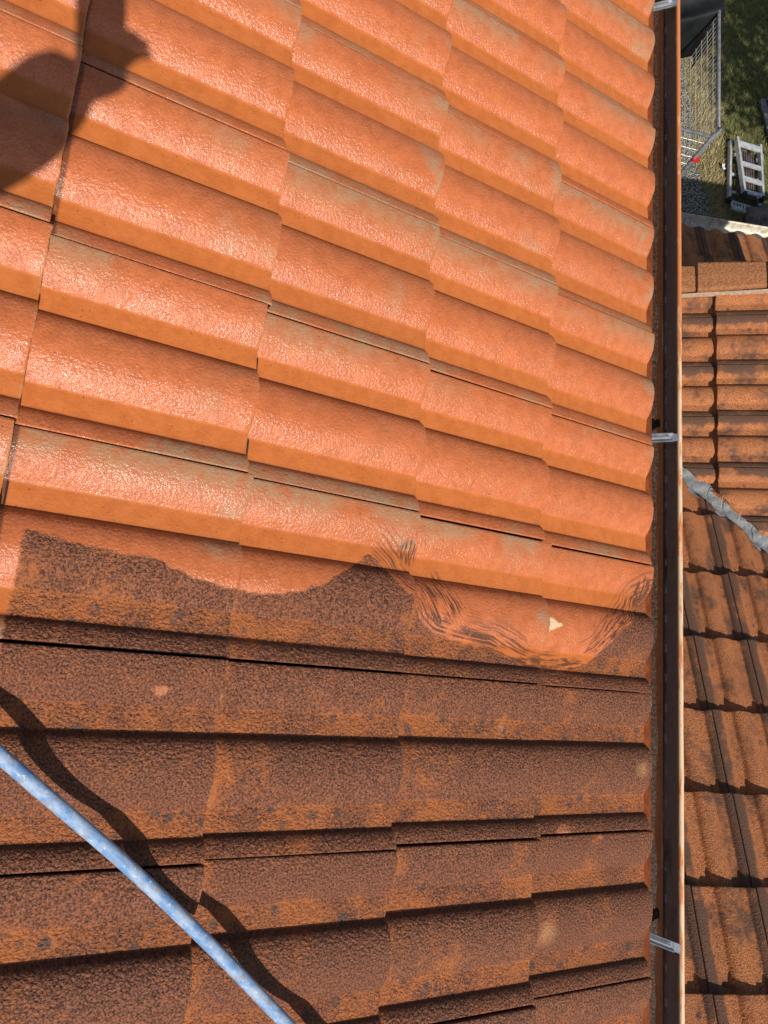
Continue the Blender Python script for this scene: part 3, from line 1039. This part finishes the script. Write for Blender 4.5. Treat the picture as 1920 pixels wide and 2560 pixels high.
o = link('grass', me, T.out(T.mix(T.step(f_, 0.34, 0.64), (0.22, 0.22, 0.075), (0.46, 0.38, 0.20)), 0.8, 0.0, 0.2))
tag(o, 'short dry straw coloured and green lawn grass', 'grass', kind='stuff')


# ------------------------------------------------------------------ fence panels, tarpaulin, ladder and clutter
def fence(a, b, name_label, postx=None, hgt=2.0, clampz=None):
    a, b = Vector(a), Vector(b)
    root = empty('fence_panel', a)
    tag(root, name_label, 'fence', 'mobile fence panels')
    d = (b - a)
    L = d.length
    d.normalize()
    up = Vector((0, 0, 1))
    mb = MB()
    for s_ in (0.021, L - 0.021):
        mb.tube([d * s_ + up * 0.02, d * s_ + up * (hgt + 0.05)], 0.021, 10)
    mb.tube([d * 0.02 + up * hgt, d * (L - 0.02) + up * hgt], 0.021, 10)
    mb.tube([d * 0.02 + up * 0.16, d * (L - 0.02) + up * 0.16], 0.019, 10)
    mb.build('frame', M_TUBE, root, True)
    mb = MB()
    n = int(L / 0.06)
    for i in range(1, n):
        mb.tube([d * (i * L / n) + up * 0.16, d * (i * L / n) + up * hgt], 0.0030, 4, False)
    for i in range(1, 15):
        z = 0.16 + i * (hgt - 0.16) / 15
        off = d.cross(up) * 0.0042
        mb.tube([d * 0.03 + up * z + off, d * (L - 0.03) + up * z + off], 0.0030, 4, False)
    mb.build('wire_mesh', M_WIRE, root)
    for s_ in (0.0, L):
        q = MB().box(d * s_ + up * 0.07, d, d.cross(up), up, 0.24, 0.6, 0.14).build('foot_block', M_CONC, root)
        bv = q.modifiers.new('soft', 'BEVEL')
        bv.width = 0.02
    if clampz:
        mb = MB().box(d * 0.0 + up * clampz, d, d.cross(up), up, 0.075, 0.058, 0.045)
        mb.tube([d * 0.05 + up * clampz, d * -0.05 + up * clampz], 0.010, 8)
        mb.build('clamp', M_RED, root)
    return root


fence((3.46, 5.22, 0), (3.52, 8.72, 0), 'long mesh fence panel running along the lawn with black tarpaulin over its far end')
fence((3.40, 5.16, 0), (0.35, 5.42, 0), 'short mesh fence panel set square to the other with a red clamp on its post', clampz=1.62)

# black tarpaulin slung over the fence end
NX, NY = 60, 60
vs, fs = [], []
for i in range(NX):
    u = i / (NX - 1)
    for k in range(NY):
        v = k / (NY - 1)
        x = 3.66 - 1.9 * u + 0.03 * math.sin(v * 9)
        y = 6.30 + 0.32 * (1 - u) ** 1.5 - 0.26 * u + 1.9 * v
        z = 2.06 + 0.05 * math.sin(v * 11 + u * 4) * (0.4 + u) - 0.20 * u * (1 - u) * 3 * (0.5 + 0.5 * math.sin(v * 7 + 1.0))
        z += 0.05 * math.sin(u * 7 - v * 13) * u
        z += 0.22 * math.exp(-((v - 0.30 - 0.15 * u) / 0.07) ** 2) * min(1, u * 3)
        if v < 0.14:
            t = (0.14 - v) / 0.14
            z -= 0.62 * t
            y += 0.20 * t
        if u < 0.10:
            t = (0.10 - u) / 0.10
            z -= 0.30 * t * t
            x -= 0.03 * t
        vs.append((x, y, z))
for i in range(NX - 1):
    for k in range(NY - 1):
        fs.append([i * NY + k, (i + 1) * NY + k, (i + 1) * NY + k + 1, i * NY + k + 1])
o = link('tarpaulin', pymesh('tarpaulin', vs, fs, True), M_TARP)
sol = o.modifiers.new('thickness', 'SOLIDIFY')
sol.thickness = 0.004
tag(o, 'black tarpaulin hung in folds over the top end of the mesh fence', 'tarpaulin')

# folded aluminium ladder
lad = empty('folding_ladder', (5.05, 6.3, 0))
tag(lad, 'folded silver aluminium ladder lying on the grass beside the fence', 'ladder')
LO = Vector(lad.location)


def lp(x, y, z):
    return Vector((x, y, z)) - LO


mb = MB()
for a_, b_ in (((4.842, 6.83, 0.06), (4.806, 5.90, 0.06)), ((5.315, 6.69, 0.06), (5.25, 5.83, 0.06))):
    mb.beam(lp(*a_), lp(*b_), 0.028, 0.075)
mb.build('lower_rails', M_ALU, lad)
mb = MB()
for a_, b_ in (((4.870, 6.80, 0.17), (4.965, 5.94, 0.17)), ((5.215, 6.74, 0.17), (5.235, 5.92, 0.17))):
    mb.beam(lp(*a_), lp(*b_), 0.030, 0.078)
mb.build('upper_rails', M_ALU, lad)
for (a_, b_, w_) in (((4.885, 6.70, 0.195), (5.215, 6.66, 0.195), 0.085), ((4.90, 6.40, 0.195), (5.222, 6.36, 0.195), 0.060), ((4.93, 6.17, 0.195), (5.226, 6.13, 0.195), 0.065), ((4.955, 5.97, 0.195), (5.235, 5.94, 0.195), 0.050)):
    MB().beam(lp(*a_), lp(*b_), w_, 0.022).build('rung', M_ALU, lad)
for y_ in (6.62, 6.30, 6.02):
    MB().beam(lp(4.84, y_, 0.07), lp(5.27, y_ - 0.03, 0.07), 0.034, 0.026).build('rung', M_ALU, lad)
mb = MB()
for i in range(9):
    x_ = 4.93 + i * 0.034
    mb.beam(lp(x_, 6.66, 0.095), lp(x_ - 0.015, 5.93, 0.095), 0.022, 0.012)
mb.build('platform_slats', M_SLAT, lad)
mb = MB()
mb.beam(lp(4.845, 5.86, 0.05), lp(5.20, 5.80, 0.05), 0.10, 0.012)
mb.beam(lp(4.85, 5.79, 0.03), lp(5.20, 5.735, 0.03), 0.016, 0.05)
mb.build('tread_plate', M_ALU, lad)
mb = MB()
for i in range(7):
    mb.box(lp(4.89 + i * 0.045, 5.853 - i * 0.0076, 0.0575), (1, -0.17, 0), (0.17, 1, 0), (0, 0, 1), 0.012, 0.05, 0.004)
mb.build('tread_slots', M_BLACKP, lad)
for (x_, y_, z_) in ((4.806, 5.89, 0.06), (5.25, 5.82, 0.06), (4.965, 5.93, 0.17), (5.235, 5.905, 0.17)):
    MB().box(lp(x_, y_, z_), (1, 0, 0), (0, 1, 0), (0, 0, 1), 0.045, 0.06, 0.09).build('rubber_foot', M_BLACKP, lad)

# boards at the right edge
for i, (a_, b_, lb) in enumerate((((5.36, 7.62, 0.05), (5.56, 6.70, 0.05), 'grey weathered board nearest the fence, longest of the pile of three on the grass'), ((5.47, 7.66, 0.055), (5.69, 6.72, 0.05), 'middle grey weathered board of the pile of three on the grass'), ((5.57, 7.60, 0.09), (5.78, 6.60, 0.08), 'outermost grey weathered board of the pile, cut off by the photo edge'))):
    o = MB().beam(Vector(a_), Vector(b_), 0.095, 0.04).build('board', M_PLANK)
    bv = o.modifiers.new('soft', 'BEVEL')
    bv.width = 0.005
    tag(o, lb, 'board', 'weathered boards on the grass')

# crumpled cloth
vs, fs = [], []
NR, NT_ = 18, 56
from mathutils import noise as mn
for i in range(NR):
    r_ = i / (NR - 1)
    for k in range(NT_):
        t = 2 * math.pi * k / NT_
        rad = 0.26 + 0.07 * mn.noise(Vector((math.cos(t) * 1.7, math.sin(t) * 1.7, 3.1)))
        x, y = 5.30 + math.cos(t) * rad * r_, 5.68 + math.sin(t) * rad * r_ * 0.9
        z = 0.02 + 0.17 * (1 - r_ ** 2.2) + 0.10 * mn.noise(Vector((x * 7, y * 7, 1))) * (1 - r_ * 0.4) + 0.04 * abs(mn.noise(Vector((x * 19, y * 19, 4))))
        vs.append((x, y, max(z, 0.012)))
for i in range(NR - 1):
    for k in range(NT_):
        k2 = (k + 1) % NT_
        fs.append([i * NT_ + k, (i + 1) * NT_ + k, (i + 1) * NT_ + k2, i * NT_ + k2])
o = link('crumpled_cloth', pymesh('crumpled_cloth', vs, fs, True), M_CLOTH)
sol = o.modifiers.new('thickness', 'SOLIDIFY')
sol.thickness = 0.006
tag(o, 'crumpled brown grey cloth heaped beside the ladder foot', 'cloth')

# white scrap on the grass
vs, fs = [], []
for i in range(6):
    for k in range(9):
        vs.append((4.715 + 0.008 * i + 0.006 * k * 0.35, 6.455 - 0.011 * k + 0.002 * i, 0.05 + 0.012 * math.sin(i * 1.4 + k * 0.9)))
for i in range(5):
    for k in range(8):
        fs.append([i * 9 + k, (i + 1) * 9 + k, (i + 1) * 9 + k + 1, i * 9 + k + 1])
o = link('paper_scrap', pymesh('paper_scrap', vs, fs, True), M_PAPER)
sol = o.modifiers.new('thickness', 'SOLIDIFY')
sol.thickness = 0.002
tag(o, 'small crumpled white scrap lying on straw beside the ladder', 'litter')

# ------------------------------------------------------------------ blue pole
pts = [rp(-1.95, -0.575, 0.046), rp(-1.62, -0.845, 0.040), rp(-1.385, -1.038, 0.033), rp(-1.202, -1.181, 0.018), rp(-1.06, -1.301, 0.0155), rp(-0.920, -1.427, 0.0150), rp(-0.62, -1.70, 0.0150)]
cp = catmull(pts, 26)
mb = MB()
SEG = 20
mb.tube(cp, 0.0099, SEG)
me = pymesh('blue_pole', mb.v, mb.f, True)
uvl = me.uv_layers.new(name='pole')
acc = [0.0]
for i in range(1, len(cp)):
    acc.append(acc[-1] + (cp[i] - cp[i - 1]).length)
dat = np.zeros((len(me.loops), 2), np.float32)
for pl in me.polygons:
    js = [me.loops[li].vertex_index % SEG for li in pl.loop_indices]
    wrap = max(js) == SEG - 1 and min(js) == 0
    for li in pl.loop_indices:
        vi = me.loops[li].vertex_index
        jj = vi % SEG
        if wrap and jj == 0:
            jj = SEG
        dat[li] = (acc[min(vi // SEG, len(acc) - 1)], jj / SEG)
uvl.data.foreach_set('uv', dat.ravel())
o = link('blue_pole', me, mat_pole())
tag(o, 'scuffed light blue pole lying diagonally across the unwashed tiles', 'pole')

# ------------------------------------------------------------------ photographer (outside the frame; his arm and phone cast the shadow)
person = empty('person', (-1.95, -1.55, 8.2))
tag(person, 'person in dark work clothes kneeling on the roof, holding out a phone', 'person')
PO = Vector(person.location)


def skinned(name, joints, bones, mat, parent, sub=2):
    me = bpy.data.meshes.new(name)
    keys = list(joints)
    me.from_pydata([tuple(Vector(joints[k][0]) - PO) for k in keys], [(keys.index(a), keys.index(b)) for a, b in bones], [])
    o = link(name, me, mat, parent)
    md = o.modifiers.new('skin', 'SKIN')
    for i, k in enumerate(keys):
        rr = joints[k][1]
        me.skin_vertices[0].data[i].radius = rr if isinstance(rr, tuple) else (rr, rr)
    me.skin_vertices[0].data[0].use_root = True
    md.use_smooth_shade = True
    sb = o.modifiers.new('sub', 'SUBSURF')
    sb.levels = sb.render_levels = sub
    return o


M_JACKET = mat_noise('navy_work_jacket', (0.02, 0.025, 0.04), (0.035, 0.04, 0.06), 20, 0.85, bump=0.2)
M_SKIN = mat_noise('skin', (0.50, 0.29, 0.20), (0.58, 0.35, 0.25), 30, 0.5, bump=0)
M_HAIR = mat_noise('brown_hair', (0.03, 0.02, 0.012), (0.06, 0.04, 0.025), 120, 0.6, bump=0.4)
zr = lambda x: 7.25 - 0.5095 * x
J = {'pelvis': ((-2.00, -1.55, 8.72), (0.15, 0.12)), 'waist': ((-1.93, -1.53, 8.93), (0.14, 0.11)), 'chest': ((-1.80, -1.50, 9.14), (0.165, 0.12)), 'neck': ((-1.72, -1.47, 9.33), 0.06), 'head0': ((-1.68, -1.45, 9.40), 0.065), 'head1': ((-1.63, -1.43, 9.49), (0.085, 0.10)), 'head2': ((-1.62, -1.42, 9.58), (0.075, 0.085)),
     'sr': ((-1.80, -1.69, 9.22), 0.075), 'er': ((-1.55, -1.75, 8.99), 0.052), 'wr': ((-1.42, -1.60, 8.86), 0.034),
     'sl': ((-1.74, -1.30, 9.22), 0.075), 'el': ((-1.36, -1.28, 8.96), 0.070), 'fl': ((-1.10, -1.165, 8.965), 0.068), 'fm': ((-1.02, -1.13, 8.98), 0.064), 'fn': ((-0.965, -1.095, 9.005), 0.066), 'wl': ((-0.908, -1.008, 9.018), 0.054),
     'hl': ((-2.00, -1.43, 8.66), 0.10), 'kl': ((-1.62, -1.38, 8.20), 0.065), 'al': ((-2.02, -1.36, 8.38), 0.045), 'tl': ((-2.12, -1.36, 8.33), 0.035),
     'hr': ((-2.02, -1.67, 8.66), 0.10), 'kr': ((-1.64, -1.72, 8.21), 0.065), 'ar': ((-2.04, -1.72, 8.39), 0.045), 'tr': ((-2.14, -1.72, 8.34), 0.035)}
bn = [('pelvis', 'waist'), ('waist', 'chest'), ('chest', 'neck'), ('neck', 'head0'), ('head0', 'head1'), ('head1', 'head2'), ('chest', 'sr'), ('sr', 'er'), ('er', 'wr'), ('chest', 'sl'), ('sl', 'el'), ('el', 'fl'), ('fl', 'fm'), ('fm', 'fn'), ('fn', 'wl'), ('pelvis', 'hl'), ('hl', 'kl'), ('kl', 'al'), ('al', 'tl'), ('pelvis', 'hr'), ('hr', 'kr'), ('kr', 'ar'), ('ar', 'tr')]
skinned('body', J, bn, M_JACKET, person)
# face and hair
HC = Vector((-1.615, -1.425, 9.50))
face_dir = Vector((0.72, 0.38, -0.58)).normalized()


def blob(name, c, rad, mat, parent, seg=20):
    bm = bmesh.new()
    bmesh.ops.create_uvsphere(bm, u_segments=seg, v_segments=seg // 2, radius=1.0)
    me = bpy.data.meshes.new(name)
    bmesh.ops.scale(bm, verts=bm.verts, vec=rad)
    bm.to_mesh(me)
    bm.free()
    me.polygons.foreach_set('use_smooth', [True] * len(me.polygons))
    o = link(name, me, mat, parent)
    o.location = Vector(c) - PO
    return o


hd = blob('head', HC, (0.088, 0.075, 0.115), M_SKIN, person)
hd.rotation_euler = face_dir.to_track_quat('X', 'Z').to_euler()
for sy in (-1, 1):
    e = blob('eye', (0, 0, 0), (0.012, 0.012, 0.012), M_PAPER, hd)
    e.location = (0.078, 0.03 * sy, 0.012)
    e = blob('ear', (0, 0, 0), (0.018, 0.008, 0.03), M_SKIN, hd)
    e.location = (0.0, 0.076 * sy, 0.0)
e = blob('nose', (0, 0, 0), (0.022, 0.013, 0.024), M_SKIN, hd)
e.location = (0.09, 0, -0.015)
e = blob('mouth', (0, 0, 0), (0.010, 0.024, 0.006), M_RED, hd)
e.location = (0.080, 0, -0.055)
e = blob('hair', (0, 0, 0), (0.096, 0.083, 0.095), M_HAIR, hd)
e.location = (-0.016, 0, 0.036)
# phone lies just behind the lens, long side up the picture
ph_c = CAM + RZ * 0.0085 - RY * 0.016 + RX * 0.006
mb = MB().box(ph_c, RX, RY, RZ, 0.080, 0.160, 0.010)
ph = mb.build('phone', M_BLACKP)
tag(ph, 'black phone held out in a hand over the roof', 'phone')
bv = ph.modifiers.new('soft', 'BEVEL')
bv.width = 0.003


def hand(name, palm, fwd, side, parent):
    """palm, four bent fingers and a thumb as one skinned surface"""
    fwd, side = Vector(fwd).normalized(), Vector(side).normalized()
    up = fwd.cross(side)
    Jh = {'w': (palm - fwd * 0.05, (0.028, 0.020)), 'p': (palm, (0.040, 0.020))}
    b = [('w', 'p')]
    for i, (ln, sp) in enumerate(((0.070, -0.030), (0.080, -0.010), (0.075, 0.010), (0.060, 0.029))):
        a0 = palm + fwd * 0.035 + side * sp
        a1 = a0 + fwd * ln * 0.45
        a2 = a1 + fwd * ln * 0.28 - up * ln * 0.18
        a3 = a2 + fwd * ln * 0.10 - up * ln * 0.25
        ks = [f'f{i}{q}' for q in range(4)]
        for kk, pp, rr in zip(ks, (a0, a1, a2, a3), (0.0095, 0.009, 0.0083, 0.007)):
            Jh[kk] = (pp, rr)
        b += [('p', ks[0]), (ks[0], ks[1]), (ks[1], ks[2]), (ks[2], ks[3])]
    t0 = palm - fwd * 0.01 - side * 0.032
    Jh['t0'] = (t0, 0.013)
    Jh['t1'] = (t0 + fwd * 0.028 - side * 0.004 - up * 0.014, 0.011)
    Jh['t2'] = (t0 + fwd * 0.050 + side * 0.006 - up * 0.028, 0.009)
    b += [('w', 't0'), ('t0', 't1'), ('t1', 't2')]
    return skinned(name, Jh, b, M_SKIN, parent, 1)


hc = CAM - RX * 0.006 - RY * 0.100 + RZ * 0.026
hand('hand', hc, RX * 0.75 + RY * 0.66, RX * -0.66 + RY * 0.75, person)
hand('hand', Vector((-1.38, -1.55, 8.82)), Vector((0.5, 0.6, -0.5)), Vector((0.6, -0.6, 0)), person)


# ------------------------------------------------------------------ tree that shades the lawn (stands right of the frame)
def tree(base, hgt, crown, n, label):
    root = empty('garden_tree', base)
    tag(root, label, 'tree')
    mb = MB()
    mb.tube(catmull([(0, 0, 0), (0.04, 0.02, hgt * 0.3), (-0.03, 0.05, hgt * 0.55), (0.02, 0.0, hgt * 0.85)], 6), [0.14 - 0.12 * i / 18 for i in range(19)], 10)
    rr = np.random.default_rng(5)
    for i in range(16):
        t = rr.uniform(0, 2 * math.pi)
        z0 = hgt * rr.uniform(0.52, 0.8)
        l = crown * rr.uniform(0.5, 0.95)
        mb.tube(catmull([(0, 0, z0), (math.cos(t) * l * 0.5, math.sin(t) * l * 0.5, z0 + 0.25), (math.cos(t) * l, math.sin(t) * l, z0 + rr.uniform(0.2, 0.8))], 5), [0.05 - 0.0042 * q for q in range(11)], 7)
    mb.build('trunk', mat_noise('bark', (0.06, 0.045, 0.03), (0.14, 0.10, 0.07), 20, 0.95, bump=0.5), root, True)
    cl = rr.normal(0, 1, (170, 3))
    cl /= np.linalg.norm(cl, axis=1)[:, None]
    cl *= (rr.uniform(0.25, 1, 170) ** 0.5)[:, None]
    cl = cl * np.array([crown, crown, 1.05]) + np.array([0, 0, hgt * 0.80])
    ci = rr.integers(0, 170, n)
    p = cl[ci] + rr.normal(0, 0.17, (n, 3))
    d1 = rr.normal(0, 1, (n, 3))
    d1 /= np.linalg.norm(d1, axis=1)[:, None]
    d2 = np.cross(d1, rr.normal(0, 1, (n, 3)))
    d2 /= np.linalg.norm(d2, axis=1)[:, None]
    s = rr.uniform(0.035, 0.07, n)[:, None]
    vv = np.stack([p - d1 * s, p + d2 * s * 0.5, p + d1 * s, p - d2 * s * 0.5], 1).reshape(-1, 3)
    me = bpy.data.meshes.new('crown')
    me.vertices.add(len(vv))
    me.vertices.foreach_set('co', vv.astype(np.float32).ravel())
    me.loops.add(len(vv))
    me.loops.foreach_set('vertex_index', np.arange(len(vv), dtype=np.int32))
    me.polygons.add(n)
    me.polygons.foreach_set('loop_start', np.arange(0, len(vv), 4, dtype=np.int32))
    me.update(calc_edges=True)
    link('crown', me, mat_noise('leaves', (0.03, 0.06, 0.015), (0.07, 0.12, 0.03), 3, 0.6, bump=0), root)
    return root


tree((7.45, 4.25, 0), 5.9, 1.5, 8500, 'leafy garden tree beyond the annex whose shade falls on the lawn')
